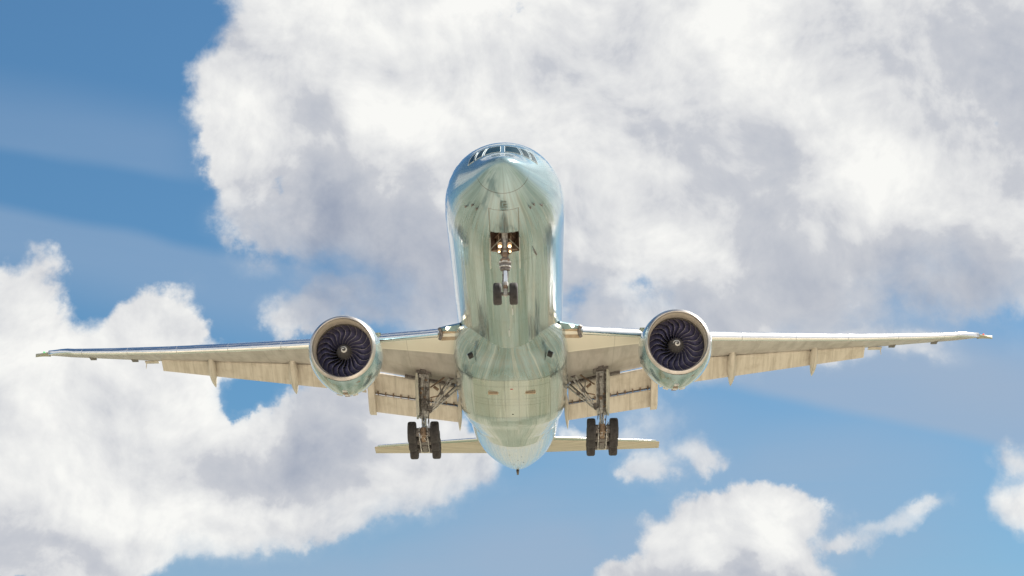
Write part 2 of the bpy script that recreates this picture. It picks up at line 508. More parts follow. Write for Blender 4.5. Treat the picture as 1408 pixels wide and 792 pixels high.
# ------------------------------------------------------------------ mesh helpers
class MB:
    """collects vertices, faces, material slots and uvs for ONE mesh object"""
    def __init__(s):
        s.v, s.f, s.mi, s.uv = [], [], [], {}

    def grid(s, rows, close_u=False, close_v=False, mi=0, caps=False, uvs=None, flip=False):
        """rows: list of equally long point lists"""
        b = len(s.v)
        nr, nc = len(rows), len(rows[0])
        for r in rows:
            s.v += [tuple(p) for p in r]
        for i in range(nr if close_v else nr - 1):
            for j in range(nc if close_u else nc - 1):
                i2, j2 = (i + 1) % nr, (j + 1) % nc
                q = (b + i * nc + j, b + i * nc + j2, b + i2 * nc + j2, b + i2 * nc + j)
                if flip:
                    q = q[::-1]
                if uvs:
                    cu = [uvs(i, j), uvs(i, j + 1), uvs(i + 1, j + 1), uvs(i + 1, j)]
                    s.uv[len(s.f)] = cu[::-1] if flip else cu
                s.f.append(q)
                s.mi.append(mi)
        if caps:
            a = tuple(range(b, b + nc))
            z = tuple(range(b + (nr - 1) * nc, b + nr * nc))
            s.f += [a if flip else a[::-1], z[::-1] if flip else z]
            s.mi += [mi, mi]
        return s

    def tube(s, p, q, r0, r1=None, n=12, mi=0):
        p, q = Vector(p), Vector(q)
        r1 = r0 if r1 is None else r1
        d = (q - p).normalized()
        a = d.orthogonal().normalized()
        c = d.cross(a)
        ring = lambda o, r: [o + (a * math.cos(t) + c * math.sin(t)) * r for t in (2 * math.pi * k / n for k in range(n))]
        return s.grid([ring(p, r0), ring(q, r1)], close_u=True, caps=True, mi=mi)

    def path(s, pts, r, n=8, mi=0):
        pts = [Vector(p) for p in pts]
        rows = []
        for i, p in enumerate(pts):
            d = (pts[min(i + 1, len(pts) - 1)] - pts[max(i - 1, 0)]).normalized()
            a = d.cross(Vector((0.31, 0.55, 0.77))).normalized()
            c = d.cross(a)
            rows.append([p + (a * math.cos(t) + c * math.sin(t)) * r for t in (2 * math.pi * k / n for k in range(n))])
        return s.grid(rows, close_u=True, caps=True, mi=mi)

    def lathe(s, prof, n=48, origin=(0, 0, 0), axis='Y', mi=0, caps=False):
        """prof: (axial, radius)"""
        o = Vector(origin)
        rows = []
        for (t, r) in prof:
            row = []
            for k in range(n):
                a = 2 * math.pi * k / n
                if axis == 'Y':
                    row.append(o + Vector((r * math.sin(a), t, r * math.cos(a))))
                else:
                    row.append(o + Vector((t, r * math.sin(a), r * math.cos(a))))
            rows.append(row)
        return s.grid(rows, close_u=True, mi=mi, caps=caps)

    def box(s, c, size, mi=0, rot=None, bev=0.0):
        hx, hy, hz = (v / 2 for v in size)
        bm = bmesh.new()
        bmesh.ops.create_cube(bm, size=1)
        for v in bm.verts:
            v.co = Vector((v.co.x * 2 * hx, v.co.y * 2 * hy, v.co.z * 2 * hz))
        if bev:
            bmesh.ops.bevel(bm, geom=bm.edges[:], offset=bev, segments=2, profile=0.6, affect='EDGES')
        b = len(s.v)
        for i, v in enumerate(bm.verts):
            v.index = i
            p = v.co.copy()
            if rot is not None:
                p = rot @ p
            s.v.append(tuple(p + Vector(c)))
        for f in bm.faces:
            s.f.append(tuple(b + v.index for v in f.verts))
            s.mi.append(mi)
        bm.free()
        return s

    def build(s, name, mats, parent=None, smooth=35, label=None, fix=True):
        me = bpy.data.meshes.new(name)
        me.from_pydata(s.v, [], s.f)
        for m in (mats if isinstance(mats, (list, tuple)) else [mats]):
            me.materials.append(m)
        me.polygons.foreach_set('material_index', s.mi)
        if s.uv:
            L = me.uv_layers.new(name='UVMap')
            for fi, c in s.uv.items():
                for k, li in enumerate(me.polygons[fi].loop_indices):
                    L.data[li].uv = c[k]
        if fix:
            bm = bmesh.new()
            bm.from_mesh(me)
            bmesh.ops.recalc_face_normals(bm, faces=bm.faces[:])
            bm.to_mesh(me)
            bm.free()
        me.polygons.foreach_set('use_smooth', [True] * len(me.polygons))
        if smooth:
            me.set_sharp_from_angle(angle=R(smooth))
        me.update()
        o = bpy.data.objects.new(name, me)
        COL.objects.link(o)
        if parent is not None:
            o.parent = parent
        if label:
            o['label'] = label
        return o


def pchip(xs, ys):
    n = len(xs)
    h = [xs[i + 1] - xs[i] for i in range(n - 1)]
    d = [(ys[i + 1] - ys[i]) / h[i] for i in range(n - 1)]
    m = [d[0]] + [0.0] * (n - 2) + [d[-1]]
    for i in range(1, n - 1):
        if d[i - 1] * d[i] > 0:
            w1, w2 = 2 * h[i] + h[i - 1], h[i] + 2 * h[i - 1]
            m[i] = (w1 + w2) / (w1 / d[i - 1] + w2 / d[i])

    def f(x):
        i = 0
        while i < n - 2 and x >= xs[i + 1]:
            i += 1
        t = (x - xs[i]) / h[i]
        return ys[i] * (1 + 2 * t) * (1 - t) ** 2 + h[i] * m[i] * t * (1 - t) ** 2 + ys[i + 1] * t * t * (3 - 2 * t) + h[i] * m[i + 1] * t * t * (t - 1)
    return f


def lerp_table(tab):
    def f(x):
        if x <= tab[0][0]:
            (a, b), (c, d) = tab[0], tab[1]
            return b + (d - b) * (x - a) / (c - a)
        for (a, b), (c, d) in zip(tab, tab[1:]):
            if x <= c:
                return b + (d - b) * (x - a) / (c - a)
        (a, b), (c, d) = tab[-2], tab[-1]
        return b + (d - b) * (x - a) / (c - a)
    return f


# ------------------------------------------------------------------ ground
def ground():
    m, nt, b = material('dry_grass_and_earth')
    o = coords(nt)
    x, y, z = sep(nt, o)
    n1 = noise(nt, o, 0.012, 6.0, 0.6)
    n2 = noise(nt, o, 0.15, 6.0, 0.65)
    n3 = noise(nt, o, 0.0016, 4.0, 0.55)
    col = mix(nt, n2.ramp(0.3, 0.7), (0.52, 0.455, 0.36), (0.38, 0.33, 0.255))
    col = mix(nt, n1.ramp(0.48, 0.60), col, (0.62, 0.55, 0.45))
    col = mix(nt, n1.ramp(0.46, 0.38), col, (0.17, 0.17, 0.075))
    # unseen ground darkened and streaked from here on, to darken the belly's reflections
    beyond = (y + n1 * 60.0).ramp(165.0, 215.0)
    reflect_bands = noise(nt, mapping(nt, o, scale=(0.05, 0.006, 1)), 1.0, 5.0, 0.6)
    grass = mix(nt, reflect_bands.ramp(0.40, 0.60), (0.082, 0.10, 0.062), (0.25, 0.245, 0.185))
    col = mix(nt, beyond, col, grass)
    far = vmath(nt, 'LENGTH', o).ramp(500.0, 1400.0)
    col = mix(nt, far * n3.ramp(0.40, 0.52) * 0.8, col, mix(nt, n1.ramp(0.45, 0.55), (0.20, 0.195, 0.14), (0.33, 0.295, 0.23)))
    link(nt, col, b.inputs['Base Color'])
    b.inputs['Roughness'].default_value = 0.9
    b.inputs['Specular IOR Level'].default_value = 0.1
    bump(nt, b, n2, 0.4, 0.15)
    g = MB()
    n = 24
    S = 30000.0
    ts = [math.copysign(abs(k / n) ** 3, k) * S for k in range(-n, n + 1)]
    g.grid([[(tx, ty, 0.0) for tx in ts] for ty in ts])
    go = g.build('ground', m, smooth=0)
    go['kind'] = 'structure'
    go['label'] = 'flat field of dry grass and bare earth'
    for p in go.data.polygons:
        if p.normal.z < 0:
            p.flip()


ground()


def added_hills():  # out-of-view ridge added to turn the tail's reflections beige
    m, nt, b = material('added_hill_tan')
    o = coords(nt)
    n = noise(nt, o, 0.002, 6.0, 0.6)
    link(nt, mix(nt, n.ramp(0.35, 0.65), (0.30, 0.28, 0.225), (0.20, 0.205, 0.165)), b.inputs['Base Color'])
    b.inputs['Roughness'].default_value = 1.0
    q = random.Random(5)
    ph = [q.uniform(0, 6.28) for _ in range(6)]
    NA = 240
    rows = []
    for (rad, k) in ((6500, 0), (7400, .35), (8200, .8), (9000, 1.0), (10500, .7), (13000, -.05)):
        row = []
        for i in range(NA):
            a = 2 * math.pi * i / NA
            h = 300 + 70 * math.sin(3 * a + ph[0]) + 60 * math.sin(7 * a + ph[1] + k) + 40 * math.sin(17 * a + ph[2] + 2 * k) + 22 * math.sin(41 * a + ph[3] + 3 * k) + q.uniform(-8, 8)
            row.append((rad * math.sin(a), rad * math.cos(a), max(-4, k * h) - (2 if k <= 0 else 0)))
        rows.append(row)
    h = MB().grid(rows, close_u=True).build('added_hills', m, smooth=0)
    h['kind'] = 'structure'
    h['label'] = 'added ridge out of view, there to tint reflections in the airliner'


added_hills()

# ================================================================== the airliner
plane = bpy.data.objects.new('airplane', None)
plane.location = (-0.4914, 108.2362, 38.7692)
plane.rotation_euler = (R(-2.5093), R(-0.9552), R(-0.7046))
COL.objects.link(plane)
plane['label'] = 'pale blue twin-engine airliner flying overhead towards the viewer with wheels and flaps down'
plane['category'] = 'airplane'

# ---------------------------------------------------------------- fuselage: station, top, bottom, half width, height of widest point
T = [(0, -1.25, -1.25, 0, -1.25), (.1, -1.02, -1.48, .29, -1.25), (.3, -.87, -1.67, .52, -1.24), (.6, -.71, -1.87, .76, -1.22), (1.0, -.54, -2.07, 1.0, -1.2),
     (1.5, -.31, -2.27, 1.25, -1.16), (2.0, -.06, -2.42, 1.47, -1.1), (2.3, .12, -2.49, 1.60, -1.06), (3.2, .74, -2.67, 1.97, -.92), (4, 1.22, -2.79, 2.27, -.76),
     (5, 1.68, -2.91, 2.55, -.6), (6, 2.05, -3, 2.76, -.48), (7, 2.34, -3.05, 2.91, -.38), (8, 2.56, -3.085, 3.01, -.3), (9, 2.72, -3.1, 3.06, -.22), (10, 2.84, -3.1, 3.09, -.16),
     (12, 2.99, -3.1, 3.1, -.05), (14.5, 3.07, -3.1, 3.1, 0), (17, 3.1, -3.1, 3.1, 0), (43, 3.1, -3.1, 3.1, 0), (45.5, 3.1, -3.02, 3.1, 0), (48, 3.1, -2.78, 3.1, 0),
     (52, 3.1, -2.25, 3.05, .1), (56, 3.08, -1.66, 2.93, .25), (60, 3.02, -1.07, 2.68, .5), (64, 2.9, -.47, 2.28, .8), (68, 2.7, .18, 1.66, 1.2), (71, 2.45, .75, 1.0, 1.5),
     (72.6, 2.2, 1.2, .45, 1.7), (73.2, 2.0, 1.5, .1, 1.75)]
_xs = [math.sqrt(t[0]) for t in T]
FT, FB, FW, FC = (pchip(_xs, [t[k] for t in T]) for k in (1, 2, 3, 4))


def skin(s, a, off=0.0):
    """point of the fuselage skin at station s and angle a (0 = crown), moved out by off"""
    q = math.sqrt(max(s, 0))
    t, b, w, c = FT(q), FB(q), FW(q), FC(q)
    ca = math.cos(a)
    p = Vector((w * math.sin(a), s, c + ((t - c) if ca > 0 else (c - b)) * ca))
    if off:
        p1, p2 = skin(s + .02, a), skin(s, a + .01)
        n = (p2 - p).cross(p1 - p)
        n.normalize()
        if n.dot(Vector((math.sin(a), 0, ca))) < 0:
            n = -n
        p = p + n * off
    return p


def build_fuselage():
    st = [0.002, .02, .05, .1, .16, .23, .3, .4, .5, .6, .75, .9] + [1 + .125 * k for k in range(72)] + [10 + k * .5 for k in range(126)] + [73.2]
    n = 128
    mb = MB()
    rows = [[skin(s, 2 * math.pi * k / n) for k in range(n)] for s in st]
    mb.grid(rows, close_u=True, caps=True, uvs=lambda i, j: (st[i], (j / n - .5) * 2 * math.pi * 3.1))
    o = mb.build('fuselage', [M['fuselage'], M['bay']], plane, smooth=40)
    # nose gear bay: cut with a box whose walls stay as the inside of the bay
    c = MB().box((0, 6.75, -2.6), (1.42, 2.6, 2.4))
    cut = c.build('bay_cutter', [M['fuselage'], M['bay']], plane, smooth=0)
    for p in cut.data.polygons:
        p.material_index = 1
    md = o.modifiers.new('bay', 'BOOLEAN')
    md.object = cut
    md.operation = 'DIFFERENCE'
    md.solver = 'EXACT'
    bpy.context.view_layer.update()
    dg = bpy.context.evaluated_depsgraph_get()
    me = bpy.data.meshes.new_from_object(o.evaluated_get(dg))
    o.modifiers.clear()
    o.data = me
    me.name = 'fuselage'
    bpy.data.objects.remove(cut)
    return o


fus = build_fuselage()


def skin_patch(corners, off, n=6, thick=0.03):
    """a curved pane on the skin; corners are (station, angle in degrees) in order"""
    (a, b, c, d) = corners
    rows = []
    for i in range(n + 1):
        t = i / n
        row = []
        for j in range(n + 1):
            w = j / n
            s = (a[0] * (1 - w) + b[0] * w) * (1 - t) + (d[0] * (1 - w) + c[0] * w) * t
            g = (a[1] * (1 - w) + b[1] * w) * (1 - t) + (d[1] * (1 - w) + c[1] * w) * t
            row.append(skin(s, R(g), off))
        rows.append(row)
    mb = MB()
    mb.grid(rows)
    return mb


for s in (-1, 1):
    for (pane, cs) in (('front', ((3.30, 2.8), (3.32, 20.5), (2.40, 33.5), (2.30, 3.6))),
                       ('side', ((3.36, 23.0), (3.40, 34.0), (2.56, 51.0), (2.44, 37.0))),
                       ('rear', ((3.48, 36.5), (3.50, 45.0), (2.95, 65.0), (2.62, 53.5)))):
        mb = skin_patch([(a, b * s) for a, b in cs], 0.012)
        o = mb.build('cockpit_window', M['glass'], fus, smooth=0)
        # white frame round each pane
        fr = MB()
        pts = []
        for (a, b), (c, d) in zip(cs, cs[1:] + cs[:1]):
            for k in range(8):
                t = k / 8
                pts.append(skin(a + (c - a) * t, R((b + (d - b) * t) * s), 0.012))
        pts.append(pts[0])
        fr.path(pts, 0.014, 6)
        fr.build('window_frame', plain('white_window_frame', (0.55, 0.62, 0.64), 0.6), fus)

# probes, vanes, drain mast, beacon, aerials
def probe(st, ang, length=0.28):
    p = skin(st, R(ang))
    n = (skin(st, R(ang), 0.1) - p).normalized()
    mb = MB()
    mb.tube(p - n * .02, p + n * .11, .045, .03, 10)
    mb.tube(p + n * .10 + Vector((0, .05, 0)), p + n * .11 - Vector((0, length, 0)), .03, .016, 10)
    return mb.build('pitot_probe', M['steel_dark'], fus)


for st, ang in ((4.05, -127.5), (3.45, -134), (3.5, -142), (3.45, 142), (3.4, 135.5), (4.05, 127.5)):
    probe(st, ang)


def blade_aerial(st, x, h=.35, c=.4, top=False):
    s = 1 if top else -1
    q = math.sqrt(st)
    zb = FT(q) if top else FB(q)
    rows = []
    for t in (0, .5, 1):
        cc = c * (1 - .45 * t)
        y0 = st + .18 * t
        rows.append([(x, y0, zb - .03 * s + s * (h + .03) * t), (x + .025 * (1 - .5 * t), y0 + cc * .35, zb - .03 * s + s * (h + .03) * t), (x, y0 + cc, zb - .03 * s + s * (h + .03) * t), (x - .025 * (1 - .5 * t), y0 + cc * .35, zb - .03 * s + s * (h + .03) * t)])
    return MB().grid(rows, close_u=True, caps=True).build('blade_antenna', M['white'], fus)


blade_aerial(12.5, 0.0)
blade_aerial(17.5, 0.25, .28)
blade_aerial(21.5, 0.0, .3)
blade_aerial(16.0, 0.0, .4, .5, True)
# drain mast right of the nose gear
p = skin(8.6, R(152))
MB().grid([[p + Vector((-.03, 0, 0.05)), p + Vector((.03, 0, .05)), p + Vector((.03, .35, .05)), p + Vector((-.03, .35, .05))],
           [p + Vector((.12, .1, -.2)), p + Vector((.17, .1, -.2)), p + Vector((.17, .36, -.2)), p + Vector((.12, .36, -.2))]], close_u=True, caps=True).build('drain_mast', M['steel_dark'], fus)
# small round recess lights of the belly
# stencil on the nose just behind the radome seam: short strokes as they read in the photo
def stroke(x0, x1, y0, y1):
    rows = []
    for yy in (y0, y1):
        rows.append([Vector((xx, yy, FB(math.sqrt(yy)) + 0.5 * (xx / 3.0) ** 2 - 0.010)) for xx in (x0, (x0 + x1) / 2, x1)])
    MB().grid(rows).build('stencil_stroke', M['mark'], fus, smooth=0)
for b in ((-.13, .14, 2.20, 2.26), (-.13, -.09, 2.26, 2.62), (-.01, .05, 2.40, 2.56), (.05, .17, 2.42, 2.48), (-.09, .17, 2.66, 2.72), (-.10, .17, 2.95, 2.99)):
    stroke(*b)

# tail cone: the flat vertical exhaust fin of the auxiliary power unit
tc = MB()
tc.grid([[(-.10, 72.2, 2.1), (.10, 72.2, 2.1), (.14, 72.2, 1.3), (-.14, 72.2, 1.3)],
         [(-.07, 73.2, 2.0), (.07, 73.2, 2.0), (.10, 73.2, 1.05), (-.10, 73.2, 1.05)],
         [(-.05, 73.7, 1.85), (.05, 73.7, 1.85), (.06, 73.7, 1.0), (-.06, 73.7, 1.0)]], close_u=True, caps=True)
tc.box((0, 73.1, 1.0), (.16, .5, .22), bev=.03)
tc.build('tail_cone_exhaust', M['nozzle'], fus)
for (xx, st) in ((-.45, 57.5), (.35, 59.0), (.1, 61.5), (.5, 63.5), (-.2, 65.0)):
    zz = FB(math.sqrt(st))
    MB().lathe([(0, .001), (0, .06), (.03, .05), (.03, .001)], 12, (0, 0, 0)).build('drain_hole', M['mark'], fus).matrix_local = Matrix.Translation((xx, st, zz + .5 * (xx / 2.3) ** 2 - .0)) @ Matrix.Rotation(R(90), 4, 'X')


# ---------------------------------------------------------------- wing-body fairing
def build_fairing():
    W = pchip([23.0, 25.5, 28, 31, 36, 40, 43, 46, 49.5], [1.95, 2.72, 3.28, 3.46, 3.48, 3.44, 3.30, 3.05, 2.5])
    Bt = pchip([23.0, 25.0, 26.5, 28.2, 29.8, 31.5, 36, 38.5, 40.5, 43, 46, 49.5], [-2.88, -3.08, -3.28, -3.62, -3.74, -3.76, -3.76, -3.74, -3.62, -3.36, -3.1, -2.85])
    Tp = pchip([23.0, 28, 32, 40, 45, 49.5], [-2.2, -.9, -.1, -.1, -.8, -2.0])
    st = [23 + .25 * k for k in range(107)]
    n = 56
    rows = []
    for s in st:
        w, b, t = W(s), Bt(s), Tp(s)
        c = -1.3 if s > 27 else -1.3 - (27 - s) * .17
        ex = 2.0 + 1.0 * max(0, min(1, (s - 26) / 4)) * max(0, min(1, (47 - s) / 6))
        row = []
        for k in range(n + 1):
            a = math.pi * (k / n) - math.pi / 2       # -90..90 : left side to right side under the belly
            ca, sa = math.cos(a), math.sin(a)
            xx = w * math.copysign(abs(sa) ** (2 / ex), sa)
            zz = c + (b - c) * abs(ca) ** (2 / ex)
            row.append((xx, s, zz))
        hw = 3.1 * math.sqrt(max(0.01, 1 - (t / 3.1) ** 2)) - .10      # tucked just inside the fuselage skin
        row = [(-min(w * .93, hw), s, t)] + row + [(min(w * .93, hw), s, t)]
        rows.append(row)
    mb = MB().grid(rows, uvs=lambda i, j: (st[min(i, len(st) - 1)], (j / n - .5) * 9.7))
    return mb.build('belly_fairing', M['fairing'], plane, smooth=30), Bt


fair, FBt = build_fairing()
# ram air inlets of the fairing
for s in (-1, 1):
    mb = MB()
    rot = Matrix.Rotation(R(28 * s), 3, 'Y') @ Matrix.Rotation(R(-16), 3, 'X')
    mb.box((2.28 * s, 27.0, -3.12), (.42, 1.15, .12), 0, rot, .02)
    mb.box((2.30 * s, 26.5, -3.10), (.28, .4, .16), 1, rot)
    mb.build('air_inlet', [M['fairing'], M['dark']], fair)
for s in (-1, 1):
    mb = MB()
    mb.box((1.12 * s, 32.5, -3.735), (.62, .45, .08), 0, None, .015)
    mb.box((1.12 * s, 32.33, -3.79), (.52, .14, .03), 1)
    mb.build('outflow_vent', [M['tan'], M['steel_brown']], fair)
MB().lathe([(0, .001), (0, .1), (.07, .07), (.09, .001)], 16).build('belly_beacon', glow('red_beacon_glass', (.25, .03, .02), .2), fair).matrix_local = Matrix.Translation((0, 31.6, -3.765)) @ Matrix.Rotation(R(90), 4, 'X')
MB().lathe([(0, .001), (0, .06), (.07, .05), (.07, .001)], 12).build('drain_hole', M['mark'], fair).matrix_local = Matrix.Translation((0, 37.5, -3.765)) @ Matrix.Rotation(R(90), 4, 'X')


# ---------------------------------------------------------------- wings
TAN = math.tan(R(34.6))
def LE(X):
    return 27.2 + (X - 3.1) * TAN if X < 29.8 else 27.2 + 26.7 * TAN + (X - 29.8) * math.tan(R(56))
TE = lerp_table([(3, 41.0), (10, 41.35), (30, 48.6), (32.4, 49.55)])
ZTOP = lerp_table([(2.4, -1.32), (3.8, -1.05), (7.7, -.5), (12.3, .2), (17, 1.0), (21.8, 1.85), (26.4, 2.74), (29.27, 3.34), (30.4, 3.68), (31.3, 4.02), (31.9, 4.20), (32.5, 4.30)])
KS = lerp_table([(3, .76), (8, .80), (12, .90), (22, .76), (29.5, .60), (31.3, .46), (32.4, .36)])          # size of the slat nose
HY = lambda X: TE(X) - 2.0 if X < 11.6 else TE(X) - 2.0 + .9 * (X - 11.6) / 11.6   # hinge line under the wing
HZ = lerp_table([(3.2, -1.45), (8.4, -.33), (13, .62), (22.8, 2.32)])
TZ = lerp_table([(23.2, 2.62), (29.8, 3.72), (32.4, 4.26)])
THK = lerp_table([(2.4, .135), (10, .12), (32.4, .085)])


def naca(s):
    return 2 * 5 * (.2969 * math.sqrt(s) - .126 * s - .3516 * s * s + .2843 * s ** 3 - .1036 * s ** 4) * .5


def wing_ring(X, full, sg):
    c = TE(X) - LE(X)
    y0, z0 = LE(X) + .34 * KS(X), ZTOP(X) - .36 * KS(X)
    th = THK(X) * c
    if full:
        y1, z1, send = TE(X), TZ(X), 1.0
    else:
        y1 = HY(X)
        send = (y1 - y0) / (TE(X) - y0)
        z1 = HZ(X) + .42 * th * naca(send)
    n = 26
    top, bot = [], []
    for k in range(n + 1):
        s = send * (1 - math.cos(math.pi * k / n / 2 * 1.0)) if False else send * (k / n) ** 1.7
        y = y0 + (y1 - y0) * (s / send)
        zc = z0 + (z1 - z0) * (s / send)
        t = naca(s)
        top.append((sg * X, y, zc + .58 * th * t + (.004 if full else 0)))
        bot.append((sg * X, y, zc - .42 * th * t))
    return top[::-1] + bot[1:]


def slat_ring(X, sg):
    k = KS(X)
    y0, zc = LE(X), ZTOP(X) - .12 * k
    pr = [(.30, -.47), (.16, -.455), (.06, -.41), (.0, -.33), (-.005, -.24), (.03, -.12), (.09, -.01), (.18, .10), (.32, .20), (.52, .285), (.8, .345), (1.2, .39), (1.7, .42),
          (1.7, .39), (1.2, .34), (.8, .27), (.5, .15), (.32, 0), (.25, -.2), (.26, -.38), (.36, -.45)]
    return [(sg * X, y0 + a * k, zc + b * k) for a, b in pr]


def span(a, b, step):
    n = max(1, int(round((b - a) / step)))
    return [a + (b - a) * i / n for i in range(n + 1)]


def airfoil_plate(A, Bp, C, D, t0, t1, sg, n=10, m=10, bulge=.0):
    """a lifting plate: A,B leading edge (inner, outer), C,D trailing edge (outer, inner)"""
    A, Bp, C, D = map(Vector, (A, Bp, C, D))
    rows = []
    for i in range(m + 1):
        t = i / m
        le, te = A.lerp(Bp, t), D.lerp(C, t)
        ch = te - le
        nrm = Vector((0, -ch.z, ch.y)).normalized()
        up, lo = [], []
        for k in range(n + 1):
            s = (k / n) ** 1.5
            th = (t0 * (1 - s) + t1 * s) * min(1.0, math.sqrt(s / .12 + .02))
            b = bulge * math.sin(math.pi * s)
            up.append(le + ch * s + nrm * (th * .7 + b))
            lo.append(le + ch * s - nrm * (th * .3 - b))
        ring = up[::-1] + lo
        rows.append([(sg * p.x, p.y, p.z) for p in ring])
    return MB().grid(rows, close_u=True, caps=True)


def canoe(name, parent, base, tip, w, d, mat, sg, blunt=.35, n=14):
    """a pointed fairing from base (front, under the wing) to its tip behind the flap"""
    base, tip = Vector(base), Vector(tip)
    rows = []
    N_ = 22
    for i in range(N_ + 1):
        t = i / N_
        r = (math.sin(math.pi * min(t / (2 * blunt), .5)) ** .7 if t < blunt else (max(0, 1 - ((t - blunt) / (1 - blunt)) ** 1.9)) ** .9)
        r = max(r, .03)
        c = base.lerp(tip, t)
        c.z -= .12 * math.sin(math.pi * t) * d
        row = []
        for k in range(n):
            a = 2 * math.pi * k / n
            row.append((sg * (c.x + .5 * w * r * math.sin(a)), c.y, c.z + .5 * d * r * math.cos(a)))
        rows.append(row)
    return MB().grid(rows, close_u=True, caps=True).build(name, mat, parent)


def build_wing(sg):
    mb = MB()
    mb.grid([wing_ring(X, False, sg) for X in [2.4, 3.2, 3.8, 4.6, 5.5, 6.5, 7.5, 8.5, 9.5, 11, 12.5, 14, 16, 18, 20, 22, 23.25]], close_u=True, caps=True)
    mb.grid([wing_ring(X, True, sg) for X in [23.2, 24, 25, 26.4, 28, 29.0, 29.8, 30.3, 30.8, 31.3, 31.8, 32.2, 32.4]], close_u=True, caps=True)
    w = mb.build('wing', M['wing'], plane, smooth=50)
    # slats: one inboard of the engine, six outboard
    for a, b in ((4.25, 9.0), (10.1, 14.2), (14.225, 17.8), (17.825, 21.4), (21.425, 25.0), (25.025, 28.4), (28.425, 31.3)):
        MB().grid([slat_ring(X, sg) for X in span(a, b, .6)], close_u=True, caps=True).build('slat', M['slat'], w, smooth=50)
    # wing tip cap with its navigation light
    k = MB()
    k.grid([[(sg * X, LE(X) - .02 + .0 * j + (TE(X) + .05 - LE(X)) * j / 8, ZTOP(X) - .12 + (TZ(X) - ZTOP(X) + .10) * j / 8 + .11 * math.sin(math.pi * j / 8)) for j in range(9)]
            + [(sg * X, LE(X) - .02 + (TE(X) + .05 - LE(X)) * j / 8, ZTOP(X) - .16 + (TZ(X) - ZTOP(X) + .10) * j / 8 - .09 * math.sin(math.pi * j / 8)) for j in range(8, -1, -1)] for X in (31.35, 31.8, 32.2, 32.5)], close_u=True, caps=True)
    k.build('wing_tip', plain('grey_green_tip', (.36, .36, .27), .4), w, smooth=30)
    MB().lathe([(-.12, .001), (-.08, .06), (.1, .08), (.3, .05), (.34, .001)], 12, (sg * 31.7, LE(31.7) + .1, ZTOP(31.7) - .05)).build('navigation_light', glow('red_lens' if sg > 0 else 'green_lens', (.5, .06, .04) if sg > 0 else (.05, .35, .12), .6), w)
    # root: dark scooped end of the leading edge, fillet and lamp
    r = MB()
    rows = []
    for t in range(8):
        X = 2.9 + t * .17
        y = LE(X) - .75 + .10 * t
        z = ZTOP(X) + .02
        rows.append([(sg * X, y + 1.9, z + .30), (sg * X, y + .6, z + .22), (sg * X, y + .12, z + .08), (sg * X, y, z - .05), (sg * X, y + .10, z - .15), (sg * X, y + 1.2, z - .22), (sg * X, y + 2.0, z - .2)])
    r.grid(rows, close_u=True, caps=True, mi=0)
    r.build('root_fillet', [M['fuselage']], w, smooth=60)
    # hollow end of the leading edge: tan back wall under the fillet, dark curved seal at the slat's end
    e = MB()
    e.grid([[(sg * X, LE(X) + .15 + .5 * q, ZTOP(X) - .14 - .42 * q) for q in (0, .3, .7, 1)] for X in (3.2, 3.6, 4.05)])
    e.build('leading_edge_end', M['tan'], w, smooth=0)
    e2 = MB()
    e2.path([(sg * (4.16 - .12 * math.sin(q * 3.1)), LE(4.1) - .12 + .55 * q, ZTOP(4.1) - .02 - .52 * q) for q in (0, .1, .2, .35, .5, .65, .8, 1)], .10, 10)
    e2.build('edge_seal', M['steel_dark'], w)
    L = MB().lathe([(-.10, .001), (-.09, .05), (-.04, .09), (.05, .10), (.2, .06)], 16, (sg * 3.66, LE(3.6) - .34, ZTOP(3.6) - .12), mi=0)
    L.build('landing_light', M['lamp_root'], w)

    # inboard double-slotted flap: main panel and aft panel, well drooped
    A, Bp = (3.50, 38.93, -1.52), (8.72, 39.23, -.42)
    D, C = (3.52, 41.6, -3.12), (8.92, 41.85, -2.26)
    A_, B_, C_, D_ = map(Vector, (A, Bp, C, D))
    nrm = Vector((0, .55, .83))
    mid = lambda t, q: (A_.lerp(D_, t) + nrm * q, B_.lerp(C_, t) + nrm * q)
    m0, m1 = mid(.50, .05)
    f = airfoil_plate(A_, B_, m1, m0, .42, .12, sg, bulge=.06).build('flap', M['flap'], w, smooth=50)
    a0, a1 = mid(.53, -.10)
    airfoil_plate(a0, a1, C_, D_, .22, .03, sg, bulge=.03).build('aft_flap', M['flap'], w, smooth=50)
    # slot between the panels with its row of brackets
    g = MB()
    q0, q1 = mid(.47, .03)
    g.grid([[(sg * p.x, p.y, p.z) for p in (q0 + Vector((0, 0, .05)), q0 + Vector((0, .25, -.12)))], [(sg * p.x, p.y, p.z) for p in (q1 + Vector((0, 0, .05)), q1 + Vector((0, .25, -.12)))]])
    for i in range(11):
        p = q0.lerp(q1, (i + .5) / 11)
        g.box((sg * p.x, p.y + .02, p.z - .10), (.07, .28, .16), 1)
    g.build('flap_slot', [M['steel_dark'], M['steel_brown']], w)
    # end fairings of the inboard flap
    pl = MB()
    out = [(38.9, -.42), (39.8, -.38), (41.0, -1.2), (42.0, -2.15), (42.05, -2.45), (41.2, -2.4), (40.0, -1.65), (39.0, -.95)]
    pl.grid([[(sg * 8.75, y, z) for y, z in out], [(sg * 8.84, y - .02, z + .02) for y, z in out], [(sg * 9.12, y + .05, z + .05) for y, z in out], [(sg * 9.2, y + .1, z * .98 + .06) for y, z in out]], close_u=True, caps=True)
    pl.build('flap_fairing', M['flap'], w, smooth=30)
    canoe('flap_fairing', w, (3.32, 38.6, -1.85), (3.47, 43.0, -3.36), .3, .8, M['flap'], sg, .45)
